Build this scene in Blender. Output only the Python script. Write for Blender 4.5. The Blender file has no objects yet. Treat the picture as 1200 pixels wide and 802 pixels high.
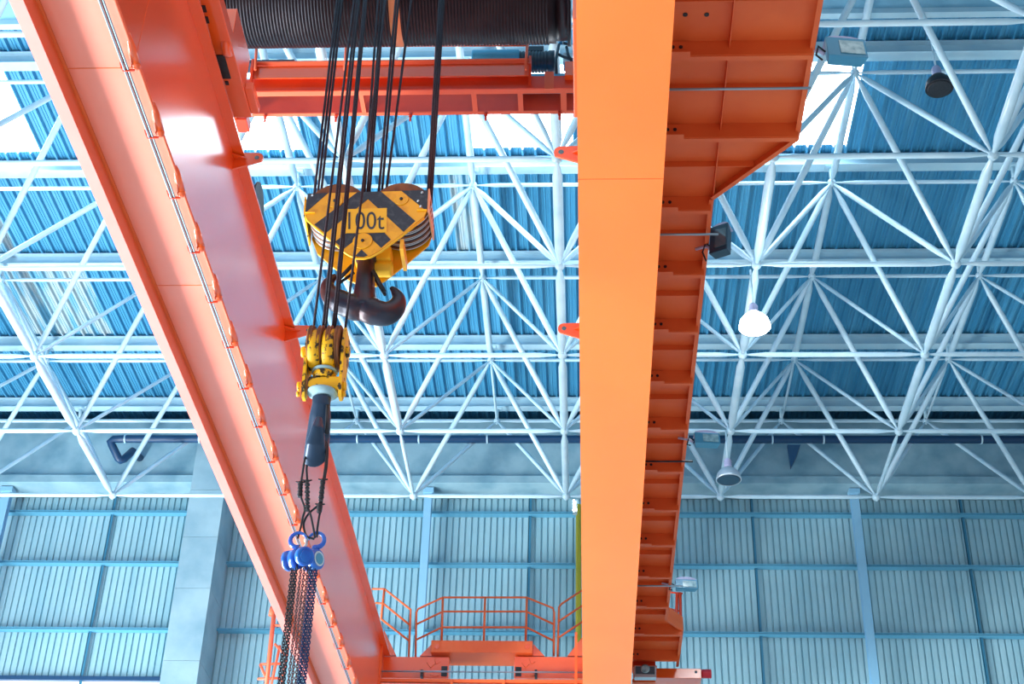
import bpy, bmesh, math, random
from mathutils import Vector, Matrix
random.seed(7)
PI = math.pi
S = bpy.context.scene
WORLD, LEFT, EXPO = 1.35, 16000, 0.0
COL = S.collection

# ------------------------------------------------------------------ camera
CAM_H = 1.6
F_PX, PITCH, YAW, ROLL = 1769.75, 0.5820, -0.0590, 0.0300
fw = Vector((math.sin(YAW)*math.cos(PITCH), math.cos(YAW)*math.cos(PITCH), math.sin(PITCH)))
_rt = Vector((math.cos(YAW), -math.sin(YAW), 0)); _up = _rt.cross(fw)
rt = _rt*math.cos(ROLL) + _up*math.sin(ROLL); up = -_rt*math.sin(ROLL) + _up*math.cos(ROLL)
cd = bpy.data.cameras.new('camera'); cam = bpy.data.objects.new('camera', cd); COL.objects.link(cam)
cam.matrix_world = Matrix(((rt.x, up.x, -fw.x, 0), (rt.y, up.y, -fw.y, 0), (rt.z, up.z, -fw.z, CAM_H), (0, 0, 0, 1)))
cd.sensor_width = 36; cd.lens = F_PX/1200*36; cd.clip_end = 300; cd.clip_start = .1
S.camera = cam
def P(px, py, X=None, Y=None, Z=None):
    """world point seen at a photograph position, on a plane of known X, Y or height above the camera"""
    d = fw*F_PX + rt*(px-600) + up*(401-py)
    t = X/d.x if X is not None else (Y/d.y if Y is not None else Z/d.z)
    v = d*t; v.z += CAM_H
    return v

# ------------------------------------------------------------------ materials
def lin(c): return tuple(((v/255)/12.92 if v/255 <= .04045 else ((v/255+.055)/1.055)**2.4) for v in c) + (1,)
def mat(name, rgb, rough=.5, metal=0, coat=0, var=0, scale=3, rgb2=None, bump=0, bscale=40, spec=.5, coat_rough=.1, thr=(.4, .7), stretch=None):
    m = bpy.data.materials.new(name); m.use_nodes = True
    nt = m.node_tree; b = nt.nodes['Principled BSDF']
    b.inputs['Base Color'].default_value = lin(rgb); b.inputs['Roughness'].default_value = rough
    b.inputs['Metallic'].default_value = metal; b.inputs['Specular IOR Level'].default_value = spec
    b.inputs['Coat Weight'].default_value = coat; b.inputs['Coat Roughness'].default_value = coat_rough
    tc = nt.nodes.new('ShaderNodeTexCoord'); src = tc.outputs['Object']
    if stretch:
        mp = nt.nodes.new('ShaderNodeMapping'); mp.inputs['Scale'].default_value = stretch
        nt.links.new(src, mp.inputs[0]); src = mp.outputs[0]
    if rgb2:
        n = nt.nodes.new('ShaderNodeTexNoise'); n.inputs['Scale'].default_value = scale; n.inputs['Detail'].default_value = 6
        r = nt.nodes.new('ShaderNodeValToRGB'); r.color_ramp.elements[0].position, r.color_ramp.elements[1].position = thr
        r.color_ramp.elements[0].color = lin(rgb); r.color_ramp.elements[1].color = lin(rgb2)
        nt.links.new(src, n.inputs['Vector']); nt.links.new(n.outputs['Fac'], r.inputs[0]); nt.links.new(r.outputs[0], b.inputs['Base Color'])
    if bump:
        n = nt.nodes.new('ShaderNodeTexNoise'); n.inputs['Scale'].default_value = bscale
        bp = nt.nodes.new('ShaderNodeBump'); bp.inputs['Strength'].default_value = bump; bp.inputs['Distance'].default_value = .02
        nt.links.new(src, n.inputs['Vector']); nt.links.new(n.outputs['Fac'], bp.inputs['Height']); nt.links.new(bp.outputs[0], b.inputs['Normal'])
    return m
def emis(name, rgb, s):
    m = bpy.data.materials.new(name); m.use_nodes = True; b = m.node_tree.nodes['Principled BSDF']
    b.inputs['Base Color'].default_value = lin(rgb); b.inputs['Emission Color'].default_value = lin(rgb); b.inputs['Emission Strength'].default_value = s
    return m
M = dict(
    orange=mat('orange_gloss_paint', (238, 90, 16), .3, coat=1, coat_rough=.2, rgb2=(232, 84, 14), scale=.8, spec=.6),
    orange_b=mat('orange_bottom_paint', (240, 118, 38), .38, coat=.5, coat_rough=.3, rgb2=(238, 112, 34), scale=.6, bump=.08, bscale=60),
    orange_m=mat('orange_walkway_paint', (230, 104, 46), .5, rgb2=(222, 94, 40), scale=1.5),
    orange_sheen=mat('orange_paint_with_sheen', (238, 124, 98), .4, coat=1, coat_rough=.35, rgb2=(236, 116, 86), scale=.7),  # pale sheen on the left girder's underside put into the base colour
    salmon=mat('pale_salmon_paint', (238, 138, 128), .5, rgb2=(234, 130, 120), scale=1),  # pale tone of the left girder's edge strip
    red=mat('red_orange_paint', (225, 66, 24), .4, coat=.2, rgb2=(205, 54, 22), scale=2),
    salmonr=mat('red_salmon_edge_paint', (240, 110, 75), .5),
    white=mat('pale_tube_paint', (196, 228, 242), .4, rgb2=(176, 214, 232), scale=2, coat=.2),
    purlin=mat('purlin_paint', (185, 222, 236), .5, rgb2=(168, 212, 230), scale=2),
    deck=mat('blue_roof_sheet', (64, 146, 186), .45, metal=0, rgb2=(92, 168, 202), scale=1.2, stretch=(3, .25, 1), thr=(.45, .75)),
    patch=mat('worn_roof_sheet', (170, 190, 195), .5, rgb2=(96, 165, 195), scale=1.6, stretch=(4, .4, 1), thr=(.45, .6)),
    plate=mat('flat_roof_plate', (120, 178, 205), .6, rgb2=(100, 160, 190), scale=2),
    wall=mat('pale_wall_sheet', (160, 202, 214), .5, rgb2=(140, 188, 203), scale=.7, stretch=(3, 1, .3)),
    girt=mat('blue_girt_paint', (92, 165, 196), .5),
    girt_d=mat('deep_blue_strut_paint', (50, 120, 152), .5),
    colm=mat('pale_blue_column_paint', (140, 195, 225), .5),
    conc=mat('concrete', (150, 185, 198), .85, rgb2=(120, 160, 178), scale=1.1, bump=.15, bscale=8),
    conc_d=mat('stained_concrete', (145, 184, 198), .9, rgb2=(108, 154, 174), scale=1.4, bump=.15, bscale=8),
    navy=mat('navy_pipe_paint', (24, 66, 104), .4),
    black=mat('black_steel', (22, 24, 32), .5, rgb2=(34, 36, 44), scale=20),
    drum=mat('greased_drum_steel', (30, 31, 42), .4, metal=.5, rgb2=(44, 42, 50), scale=3),
    rope=mat('dark_wire_rope', (40, 30, 42), .45, metal=.4, bump=.6, bscale=90),
    yellow=mat('crane_yellow_paint', (240, 172, 12), .45, coat=.2, rgb2=(214, 146, 10), scale=7, thr=(.5, .72)),
    yellow_l=mat('yellow_panel_paint', (244, 186, 40), .5),
    ywear=mat('worn_yellow_paint', (236, 178, 12), .5, rgb2=(46, 36, 22), scale=14, thr=(.54, .6)),
    stripe=mat('dark_stripe_paint', (40, 48, 62), .5, rgb2=(66, 74, 84), scale=16, thr=(.5, .7)),
    peach=mat('peach_plate_paint', (226, 150, 104), .5),
    rust=mat('rusty_sheave_steel', (142, 84, 40), .6, rgb2=(92, 58, 38), scale=9),
    hook=mat('dark_forged_steel', (34, 38, 54), .33, metal=.3, rgb2=(72, 42, 44), scale=3.5, thr=(.45, .65)),
    hook_b=mat('blue_grey_forged_steel', (38, 62, 88), .35, metal=.3),
    blue=mat('hoist_blue_paint', (12, 84, 190), .3, coat=.5, rgb2=(20, 110, 205), scale=8),
    silver=mat('brushed_steel', (190, 205, 215), .35, metal=.6),
    chain_k=mat('dark_chain_steel', (44, 44, 50), .4, metal=.6),
    chain_b=mat('blue_chain_steel', (42, 66, 110), .4, metal=.5),
    chain_s=mat('salmon_grey_chain_steel', (120, 90, 92), .4, metal=.4),
    cyan=mat('cyan_lamp_housing', (52, 138, 176), .4, coat=.3),
    lilac=mat('pale_lilac_cover', (176, 178, 212), .45),
    lens=mat('grey_lens_glass', (150, 190, 200), .1, coat=.8, rgb2=(90, 140, 155), scale=12),
    dlens=mat('dark_lens_glass', (58, 92, 108), .08, coat=1),
    motor=mat('dark_teal_motor_paint', (24, 58, 80), .4),
    lblue=mat('light_blue_motor_paint', (70, 170, 215), .35),
    conduit=mat('grey_conduit', (150, 175, 190), .4, metal=.3),
    ygreen=mat('yellow_green_pipe_paint', (214, 192, 50), .5),
    redr=mat('red_rubber', (200, 26, 46), .5),
    floor=mat('pale_floor_coating', (225, 228, 226), .35, rgb2=(205, 210, 208), scale=.5),
    floor_d=mat('grey_floor_coating', (110, 120, 124), .45, rgb2=(90, 100, 106), scale=.5),
    skylight=emis('translucent_skylight_daylight', (235, 246, 255), 9),
    lampon=emis('lit_lamp_glass', (235, 250, 255), 30),
    glaze=emis('daylit_window_pane', (225, 242, 252), 1.6),
)

# ------------------------------------------------------------------ mesh builder
class MB:
    def __init__(s): s.v = []; s.f = []; s.m = []; s.sm = []; s.cur = 0
    def face(s, idx, smooth=False): s.f.append(idx); s.m.append(s.cur); s.sm.append(smooth)
    def box(s, a, b):
        x0, y0, z0 = a; x1, y1, z1 = b
        return s.hexa([(x0,y0,z0),(x1,y0,z0),(x1,y1,z0),(x0,y1,z0)], [(x0,y0,z1),(x1,y0,z1),(x1,y1,z1),(x0,y1,z1)])
    def hexa(s, lo, hi):
        n = len(s.v); k = len(lo); s.v += [tuple(p) for p in lo] + [tuple(p) for p in hi]
        s.face(tuple(range(n+k-1, n-1, -1))); s.face(tuple(range(n+k, n+2*k)))
        for i in range(k): j = (i+1) % k; s.face((n+i, n+j, n+k+j, n+k+i))
        return s
    def prism(s, pts, off):          # polygon of 3-D points pushed along a vector
        off = Vector(off); return s.hexa([Vector(p) for p in pts], [Vector(p)+off for p in pts])
    def poly(s, pts): n = len(s.v); s.v += [tuple(p) for p in pts]; s.face(tuple(range(n, n+len(pts)))); return s
    def tube(s, path, r, n=10, close=False, flat=None):
        path = [Vector(p) for p in path]; rs = r if isinstance(r, (list, tuple)) else [r]*len(path)
        L = len(path); base = len(s.v); ref = None
        for i, p in enumerate(path):
            if close: t = path[(i+1) % L]-path[i-1]
            else: t = path[min(i+1, L-1)]-path[max(i-1, 0)]
            t.normalize()
            if ref is None: ref = Vector((0,0,1)) if abs(t.z) < .9 else Vector((0,1,0))
            u = t.cross(ref);
            if u.length < 1e-4: u = t.orthogonal()
            u.normalize(); w = u.cross(t).normalized(); ref = w
            for k in range(n):
                a = 2*PI*k/n; s.v.append(tuple(p + (u*math.cos(a)*(flat[0] if flat else 1) + w*math.sin(a)*(flat[1] if flat else 1))*rs[i]))
        for i in range(L if close else L-1):
            j = (i+1) % L
            for k in range(n):
                l = (k+1) % n; s.face((base+i*n+k, base+i*n+l, base+j*n+l, base+j*n+k), True)
        if not close:
            s.face(tuple(base+k for k in range(n-1, -1, -1))); s.face(tuple(base+(L-1)*n+k for k in range(n)))
        return s
    def ball(s, c, r, seg=12, ring=8, sc=(1,1,1)):
        base = len(s.v); c = Vector(c)
        for i in range(1, ring):
            th = PI*i/ring
            for k in range(seg):
                a = 2*PI*k/seg; s.v.append((c.x+r*sc[0]*math.sin(th)*math.cos(a), c.y+r*sc[1]*math.sin(th)*math.sin(a), c.z+r*sc[2]*math.cos(th)))
        s.v.append((c.x, c.y, c.z+r*sc[2])); s.v.append((c.x, c.y, c.z-r*sc[2])); T = len(s.v)-2
        for i in range(ring-2):
            for k in range(seg): l = (k+1) % seg; s.face((base+i*seg+k, base+(i+1)*seg+k, base+(i+1)*seg+l, base+i*seg+l), True)
        for k in range(seg):
            l = (k+1) % seg; s.face((T, base+k, base+l), True); q = base+(ring-2)*seg; s.face((T+1, q+l, q+k), True)
        return s
    def lathe(s, c, axis, prof, n=24):   # prof: (distance along axis, radius)
        c = Vector(c); ax = Vector(axis).normalized()
        return s.tube([c+ax*(h+i*1e-5) for i, (h, r) in enumerate(prof)], [max(r, 1e-4) for h, r in prof], n) if False else s._lathe(c, ax, prof, n)
    def _lathe(s, c, ax, prof, n):
        u = ax.orthogonal().normalized(); w = ax.cross(u); base = len(s.v)
        for h, r in prof:
            for k in range(n):
                a = 2*PI*k/n; s.v.append(tuple(c+ax*h+(u*math.cos(a)+w*math.sin(a))*max(r, 1e-4)))
        for i in range(len(prof)-1):
            for k in range(n): l = (k+1) % n; s.face((base+i*n+k, base+i*n+l, base+(i+1)*n+l, base+(i+1)*n+k), abs(prof[i][0]-prof[i+1][0]) > 1e-3)
        s.face(tuple(base+k for k in range(n-1, -1, -1))); q = base+(len(prof)-1)*n; s.face(tuple(q+k for k in range(n)))
        return s
    def build(s, name, mats, parent=None, bevel=0, **kw):
        if not isinstance(mats, (list, tuple)): mats = [mats]
        me = bpy.data.meshes.new(name); me.from_pydata(s.v, [], s.f)
        for m in mats: me.materials.append(m)
        me.polygons.foreach_set('material_index', s.m); me.polygons.foreach_set('use_smooth', s.sm)
        bm = bmesh.new(); bm.from_mesh(me); bmesh.ops.recalc_face_normals(bm, faces=bm.faces); bm.to_mesh(me); bm.free()
        o = bpy.data.objects.new(name, me); COL.objects.link(o)
        if parent: par(o, parent)
        if bevel:
            b = o.modifiers.new('bevel', 'BEVEL'); b.width = bevel; b.segments = 2; b.limit_method = 'ANGLE'
        for k, v in kw.items(): o[k] = v
        return o
def par(o, p):
    o.parent = p
    w = Matrix.Translation(wl(p)); o.matrix_parent_inverse = w.inverted()
def wl(p):
    return Vector(p.get('_w', (0, 0, 0))) if False else WL.get(p.name, Vector((0, 0, 0)))
WL = {}
def thing(name, label, cat, loc=(0,0,0), group=None):
    o = bpy.data.objects.new(name, None); COL.objects.link(o); o.location = loc; o.empty_display_size = .1
    WL[o.name] = Vector(loc); tag(o, label, cat, group); return o
def tag(o, label, cat, group=None):
    o['label'] = label; o['category'] = cat
    if group: o['group'] = group
    return o
def struct(o): o['kind'] = 'structure'; return o
def ibeam_x(mb, x0, x1, y, z0, z1, w, t=.012):
    mb.box((x0, y-w/2, z0), (x1, y+w/2, z0+t)); mb.box((x0, y-w/2, z1-t), (x1, y+w/2, z1)); mb.box((x0, y-t/2, z0+t), (x1, y+t/2, z1-t))
    return mb

# ------------------------------------------------------------------ roof: space frame
A = 3.6; X0 = -.486
ZB = 16.494+CAM_H; ZT = ZB+2.972
YB = [31.61, 28.55, 25.505, 22.47, 19.44, 16.4, 13.35]
YT = {-1: 33.19, 0: 30.32, 1: 26.96, 2: 23.754, 3: 20.6, 4: 17.45, 5: 14.3}
def Bp(i, j): return Vector((X0+i*A, YB[j], ZB))
def Tp(i, j): return Vector((X0+(i+.5)*A, YT[j], ZT))
IB = range(-5, 6); IT = range(-5, 5)
sf = thing('space_frame', 'pale blue tubular steel space frame of pyramids hanging under the whole roof', 'roof truss', (X0, 22, ZB))
def member(mb, a, b, r, n=10):
    d = (b-a).normalized(); L = (b-a).length; c = min(.32, L*.12)
    mb.tube([a+d*.05, a+d*.14, a+d*(.14+c), b-d*(.14+c), b-d*.14, b-d*.05], [r*.38, r*.45, r, r, r*.45, r*.38], n)
parts = {'bottom_chord': [], 'top_chord': [], 'diagonal_brace': [], 'node_joint': []}
def seen(p):
    v = p-Vector((0, 0, CAM_H)); z = v.dot(fw)
    return abs(v.dot(rt)/z*F_PX) < 640 and abs(v.dot(up)/z*F_PX) < 440
for j in range(len(YB)):
    for i in IB:
        p = Bp(i, j); parts['node_joint'].append((p, p, .095))
        if i+1 in IB: parts['bottom_chord'].append((p, Bp(i+1, j), .052 if j > 0 else .05))
        if j+1 < len(YB):
            r = .088
            if j == 0: r = .045 if i in (-1, 2) else .08
            parts['bottom_chord'].append((p, Bp(i, j+1), r if j else r))
for j in YT:
    for i in IT:
        p = Tp(i, j); parts['node_joint'].append((p, p, .085))
        if i+1 in IT: parts['top_chord'].append((p, Tp(i+1, j), .042))
        if j+1 in YT: parts['top_chord'].append((p, Tp(i, j+1), .075 if j >= 0 else .032))
        for (bi, bj) in ((i, j), (i+1, j), (i, j+1), (i+1, j+1)):
            if 0 <= bj < len(YB) and bi in IB:
                thick = bj == j or j < 0
                r = .062 if thick else .042
                if j >= 2: r = .062 if thick else .055
                if j == -1: r = .05
                parts['diagonal_brace'].append((p, Bp(bi, bj), r))
for nm, L in parts.items():
    vis = [m for m in L if seen((m[0]+m[1])/2) or seen(m[0]) or seen(m[1])]
    hid = [m for m in L if m not in vis]
    vis.sort(key=lambda m: -((m[0]-m[1]).length+.1)*m[2]/((m[0]+m[1])/2-Vector((0, 0, CAM_H))).length)
    one = vis[:99]; rest = vis[99:]+hid
    for (a, b, r) in one:
        mb = MB()
        if nm == 'node_joint': mb.ball(a, r); mb.tube([a-Vector((0, 0, r*1.08)), a-Vector((0, 0, r*.8))], r*.3, 8)
        else: member(mb, a, b, r)
        mb.build(nm, M['white'], sf)
    if rest:
        mb = MB()
        for (a, b, r) in rest:
            if nm == 'node_joint': mb.ball(a, r)
            else: member(mb, a, b, r, 8)
        mb.build(nm, M['white'], sf, kind='stuff')
# purlins on stubs over each top row
ZP0, ZP1 = ZT+.30, ZT+.58
WXL, WXR = -19.5, 18.5
names = {-1: 'beside the back wall', 0: 'second from the back wall', 1: 'third from the back wall', 2: 'just below the white skylights', 3: 'above the white skylights'}
for j in YT:
    if j > 3: continue
    t = thing('roof_purlin', 'long pale blue steel roof purlin, '+names[j], 'beam', (X0, YT[j]-.1, ZP0), 'roof purlins under the blue deck')
    ibeam_x(MB(), WXL, WXR, YT[j]-.1, ZP0, ZP1, .24, .018).build('beam_section', M['purlin'], t)
    for i in IT:
        p = Tp(i, j); mb = MB(); mb.tube([p+Vector((0, -.02, .05)), p+Vector((0, -.1, .3))], .045, 8); mb.box((p.x-.12, p.y-.2, ZP0-.02), (p.x+.12, p.y, ZP0-.001))
        mb.build('stub_support', M['purlin'], t)
# corrugated deck
ZD = ZP1+.002
def profile(x0, x1, pitch, rib, slope, dep):
    pts = []; x = x0
    while x < x1:
        hi = pitch-rib-2*slope
        pts += [(x, 0), (x+rib, 0), (x+rib+slope, dep), (x+rib+slope+hi*.3, dep), (x+rib+slope+hi*.36, dep-.014), (x+rib+slope+hi*.42, dep), (x+rib+slope+hi*.62, dep), (x+rib+slope+hi*.68, dep-.014), (x+rib+slope+hi*.74, dep), (x+rib+slope+hi, dep)]
        x += pitch
    return pts
def deckmesh(x0, x1, y0, y1, m, name, par_=None, z=ZD, off=0):
    mb = MB(); pr = profile(x0, x1, .26, .03, .022, .075); n = len(pr)
    mb.v = [(x, y0, z+d) for x, d in pr]+[(x, y1, z+d) for x, d in pr]
    for i in range(n-1): mb.face((i, i+1, n+i+1, n+i))
    return mb.build(name, m, par_)
# skylight bays: (x0,x1) in metres between Y 20.75 and 23.2
SK = []
ysk0, ysk1 = 20.75, P(600, 176, Z=ZD-CAM_H).y
def gx(px, py): return P(px, py, Z=ZD-CAM_H).x
def snap(x): return WXL+round((x-WXL)/.26)*.26
for (pa, pb, py) in ((-130, 44, 170), (205, 352, 160), (555, 667, 165), (868, 988, 165)):
    SK.append((snap(gx(pa, py)), snap(gx(pb, py))))
yd1 = 34.4
ceil = MB(); pr_all = []
deckmesh(WXL, WXR, ysk1, yd1, M['deck'], 'ceiling')['kind'] = 'structure'
deckmesh(WXL, WXR, 19.75, ysk0, M['deck'], 'ceiling')['kind'] = 'structure'
xs = [WXL]+[v for s in SK for v in s]+[WXR]
for k in range(0, len(xs), 2):
    if xs[k+1]-xs[k] > .3: deckmesh(xs[k], xs[k+1]-.02, ysk0, ysk1, M['deck'], 'ceiling')['kind'] = 'structure'
for n, (a, b) in enumerate(SK):
    mb = MB(); mb.box((a-.02, ysk0-.03, ZD+.1), (b+.02, ysk1+.03, ZD+.13))
    o = mb.build('window_%d' % (n+2), M['skylight']); struct(o)
# flat plate nearer than the deck and its edge beam
mb = MB(); mb.box((WXL, 9, ZD+.06), (WXR, 19.8, ZD+.1)); struct(mb.build('ceiling_flat', M['plate'])).name = 'ceiling.004'
# ceiling edge trim
tb = MB(); tb.box((WXL, 19.62, ZD-.06), (WXR, 19.76, ZD+.059)); struct(tb.build('trim_1', M['purlin']))
# discoloured sheets: own panels just under the deck ribs, same profile
for (pa, pb, py, ya, yb) in ((525, 560, 250, 24.1, 26.8), (60, 145, 440, 27.1, 30.1), (540, 565, 170, 0, 0), (5, 55, 370, 24.1, 26.8)):
    if ya == 0: continue
    xa = gx(pa, py); xb = gx(pb, py)
    xa = snap(xa); xb = snap(xb)
    o = deckmesh(xa, xb, ya, yb, M['patch'], 'ceiling', None, ZD-.004); o['kind'] = 'structure'

# ------------------------------------------------------------------ back wall
YW = 34.3
def zat(py, Y, px=600): return P(px, py, Y=Y).z
def wallmesh(x0, x1, z0, z1):
    mb = MB(); pts = []; x = x0
    while x < x1:
        pts += [(x, 0), (x+.10, 0), (x+.11, .05), (x+.137, .05), (x+.147, 0)]; x += .160
    n = len(pts); mb.v = [(a, YW+d, z0) for a, d in pts]+[(a, YW+d, z1) for a, d in pts]
    for i in range(n-1): mb.face((i, n+i, n+i+1, i+1))
    return mb
zsill = zat(797, YW, 100)
struct(wallmesh(WXL, WXR, 0.0, ZD+.08).build('wall_back', M['wall']))
# low daylit window strip at the left under the sheeting
xcol0 = P(190, 790, Y=33.1).x
mb = MB(); mb.box((WXL, YW-.02, zsill-3), (xcol0, YW-.006, zsill-.02)); w = struct(mb.build('window_1', M['glaze']))
# sheet lower edge: ledge over the window
mb = MB(); mb.box((WXL, YW-.14, zsill-.06), (xcol0+.05, YW-.03, zsill+.04)); struct(mb.build('trim_2', M['navy']))
mb = MB(); x = P(197, 799, Y=YW-.05).x; mb.box((x-.04, YW-.09, zsill-3), (x+.04, YW-.024, zsill-.061)); struct(mb.build('trim_3', M['navy']))
# concrete ring beam with lower lip
YR = 33.55
zr1 = zat(505, YR); zr0 = zat(560, YR); zr00 = zat(569, YR)
mb = MB(); mb.box((WXL, YR, zr0), (WXR, YW-.01, ZD-.3)); mb.box((WXL, YR-.12, zr00), (WXR, YW-.01, zr0-.001))
struct(mb.build('trim_4', M['conc_d'], bevel=.01))
# concrete column
xa = P(219, 600, Y=33.0).x; xb = P(259.5, 600, Y=33.0).x
t = thing('concrete_column', 'square pale concrete column against the back wall left of the crane', 'column', ((xa+xb)/2, 33.3, 0.0))
zz = 0.0; k = 0
lifts = [0.0]+[zat(y, 33.0, 230) for y in (775, 690, 630)]
lifts += [lifts[-1]+1.3, zat(520, 33, 240)]
mb = MB()
for a, b in zip(lifts, lifts[1:]): mb.box((xa, 33.0, a+.012), (xb, YR-.125, b))
mb.box((xa+.012, 33.015, 0.0), (xb-.012, YR-.125, zr00+1.5))
mb.build('column_shaft', M['conc'], t)
mb = MB()
for a, b in zip(lifts, lifts[1:]):
    if b < zr00: mb.box((xb-.3, YR-.12, a+.012), (xb, YW-.05, b))
mb.build('rear_pier', M['conc'], t)
# steel columns
def col_x(px, py, Y): return P(px, py, Y=Y).x
YC = 33.75
for (px, py, w, lab) in ((9, 578, .22, 'pale blue steel wall column at the far left edge of the wall'), (501, 600, .19, 'pale blue steel wall column between the two orange girders'), (1004, 610, .19, 'pale blue steel wall column right of the crane in front of the wall sheets')):
    x = col_x(px, py, YC); t = thing('wall_column', lab, 'column', (x, YC, 0.0), 'steel columns of the back wall')
    mb = MB(); mb.box((x-w/2, YC-.1, 0.0), (x+w/2, YC-.085, zr00-.01)); mb.box((x-w/2, YC+.085, 0.0), (x+w/2, YC+.1, zr00-.01)); mb.box((x-.01, YC-.085, 0.0), (x+.01, YC+.085, zr00-.01)); mb.build('column_section', M['colm'], t)
    mb = MB(); mb.box((x-w*.7, YC-.14, zr00-.16), (x+w*.7, YC+.14, zr00-.03)); mb.build('head_plate', M['colm'], t)
# girts
GY = YW-.16
hl = {603: 'highest', 663: 'middle', 742: 'lowest'}
for py in (603, 663, 742):
    z = zat(py, GY)
    for (x0, x1, side) in ((WXL, xa-.02, 'left of the concrete column'), (xb+.02, P(680, py, Y=GY).x, 'between the concrete column and the right girder'), (P(690, py, Y=GY).x, WXR, 'right of the right girder')):
        t = thing('wall_girt', '%s blue wall girt, %s' % (hl[py], side), 'rail', ((x0+x1)/2, GY, z), 'horizontal rails of the back wall')
        mb = MB(); mb.box((x0, GY-.09, z-.012), (x1, GY+.15, z)); mb.box((x0, GY-.09, z-.035), (x1, GY-.078, z+.03)); mb.build('rail_section', M['girt'], t)
# thin vertical struts
for (px, py, lab) in ((128, 625, 'at the left'), (621, 620, 'between the girders'), (884, 640, 'just right of the walkway'), (1136, 660, 'at the far right')):
    Y = YW-.07; x = P(px, py, Y=Y).x
    mb = MB(); mb.box((x-.033, Y-.03, 0.0), (x+.033, Y-.018, zr00-.02)); mb.box((x-.033, Y-.03, 0.0), (x-.021, Y+.03, zr00-.02))
    tag(mb.build('wall_strut', M['girt_d']), 'thin blue vertical strut on the wall sheets %s' % lab, 'strut', 'thin vertical struts of the back wall')
# yellow-green pipe and small lit lamp
x = P(678, 640, Y=33.9).x
mb = MB(); mb.tube([(x, 33.9, 0.0), (x, 33.9, zat(592, 33.9)), ], .07, 12); tag(mb.build('drain_pipe', M['ygreen']), 'yellow-green vertical pipe on the wall beside the right girder', 'pipe')
a = P(674, 592, Y=33.2)
t = thing('wall_lamp', 'small glowing strip lamp at the top of the yellow-green pipe', 'lamp', (a.x, 33.25, a.z-.14))
mb = MB(); mb.box((a.x-.05, 33.2, a.z-.14), (a.x-.02, 33.23, a.z+.14)); mb.box((a.x-.05, 33.2, a.z-.14), (a.x+.03, 33.23, a.z-.1)); mb.build('lamp_tube', M['lampon'], t)
mb = MB(); mb.box((a.x-.06, 33.24, a.z-.16), (a.x+.05, 33.43, a.z+.16)); mb.build('lamp_housing', M['silver'], t)
# dark pipe with couplings in front of the ring beam
Y = 32.6; zc = P(600, 515, Y=Y).z; R = .1
xl = P(130, 513, Y=Y).x
t = thing('service_pipe', 'dark navy pipe running along the concrete beam under the roof edge', 'pipe', (0, Y, zc))
mb = MB(); e1 = P(140, 539, Y=Y+.2); mb.tube([(WXR, Y, zc), (xl+.25, Y, zc), (xl+.08, Y, zc-.01), (xl, Y+.01, zc-.08), (xl+.05, Y+.06, zc-.16), (e1.x-.03, Y+.2, e1.z+.03), (e1.x+.02, Y+.24, e1.z), (e1.x+.08, Y+.28, e1.z+.06), (e1.x+.2, Y+.45, zc-.1), (e1.x+.26, YR+.02, zc-.02)], R, 12)
mb.build('pipe_run', M['navy'], t)
for px in (147, 234, 419, 491, 571, 700, 905, 965, 1150):
    x = P(px, 515, Y=Y).x; mb = MB(); mb.tube([(x-.02, Y, zc), (x+.02, Y, zc)], R+.014, 12); mb.build('coupling', M['white'], t)
x = P(930, 530, Y=Y).x
mb = MB(); mb.prism([(x-.12, Y+.1, zc-.09), (x+.2, Y+.1, zc-.09), (x+.16, Y+.5, zc-.16), (x+.03, YR-.13, zc-.34)], (.0, .12, 0)); mb.build('pipe_bracket', M['navy'], t)

# ------------------------------------------------------------------ bridge crane
crane = thing('bridge_crane', 'orange double-girder overhead crane bridge spanning towards the back wall', 'crane', (-2, 20, 10.5+CAM_H))
GZ0, GZ1 = 10.49, 12.46        # above the camera
YE = 31.4; YN = 5.0
lx_in = P(259.8, 350, Z=GZ0).x          # inner bottom ridge of the left girder
lx_line = P(200, 380, Z=GZ0).x; lx_pale = P(186, 380, Z=GZ0).x; lx_out = P(173, 380, Z=GZ0).x
lx_top = (P(250, 57, Z=GZ1).x+P(384, 514, Z=GZ1).x)/2; print('LXT', P(250, 57, Z=GZ1).x, P(384, 514, Z=GZ1).x, P(280,178,Z=GZ1).x)
Z0 = GZ0+CAM_H; Z1 = GZ1+CAM_H
web_in = lx_in+.0
lg = MB()
lg.box((lx_line, YN, Z0), (lx_in, YE, Z0+.02)); lg.box((lx_in-.035, YN, Z0+.02), (lx_in-.02, YE, Z1-.02)); lg.box((lx_line+.03, YN, Z0+.02), (lx_line+.045, YE, Z1-.02))
lgo = None
girder_l = MB(); girder_l.box((lx_line, YN, Z0), (lx_in, YE, Z0+.022)); g = girder_l.build('bottom_flange', M['orange_sheen'], crane)
mb = MB(); mb.box((lx_in-.035, YN, Z0+.022), (lx_in-.02, YE, Z1-.03)); web = mb.build('girder_web', M['orange'], crane)
mb = MB(); mb.box((lx_line+.03, YN, Z0+.022), (lx_line+.045, YE, Z1-.03)); mb.build('girder_web', M['orange'], crane)
mb = MB(); mb.box((lx_line-.05, YN, Z1-.03), (lx_top, YE, Z1)); mb.build('top_flange', M['orange'], crane)
ZR = Z0-.26; mb = MB(); mb.box((lx_line-.014, YN, ZR+.015), (lx_line-.001, YE, Z0+.3)); mb.build('side_rail', M['orange'], crane)
mb = MB(); mb.box((lx_line-.001, YN, Z0-.02), (lx_line+.03, YE, Z0-.0005)); mb.build('weld_bead', M['orange_m'], crane)
mb = MB(); mb.box((lx_line-.135, YN, ZR), (lx_line-.001, YE, ZR+.0149)); mb.box((lx_line-.135, YN, ZR+.015), (lx_line-.123, YE, ZR+.1)); mb.build('edge_strip', M['salmon'], crane, label='pale salmon edge strip along the outer side of the left girder')
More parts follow.
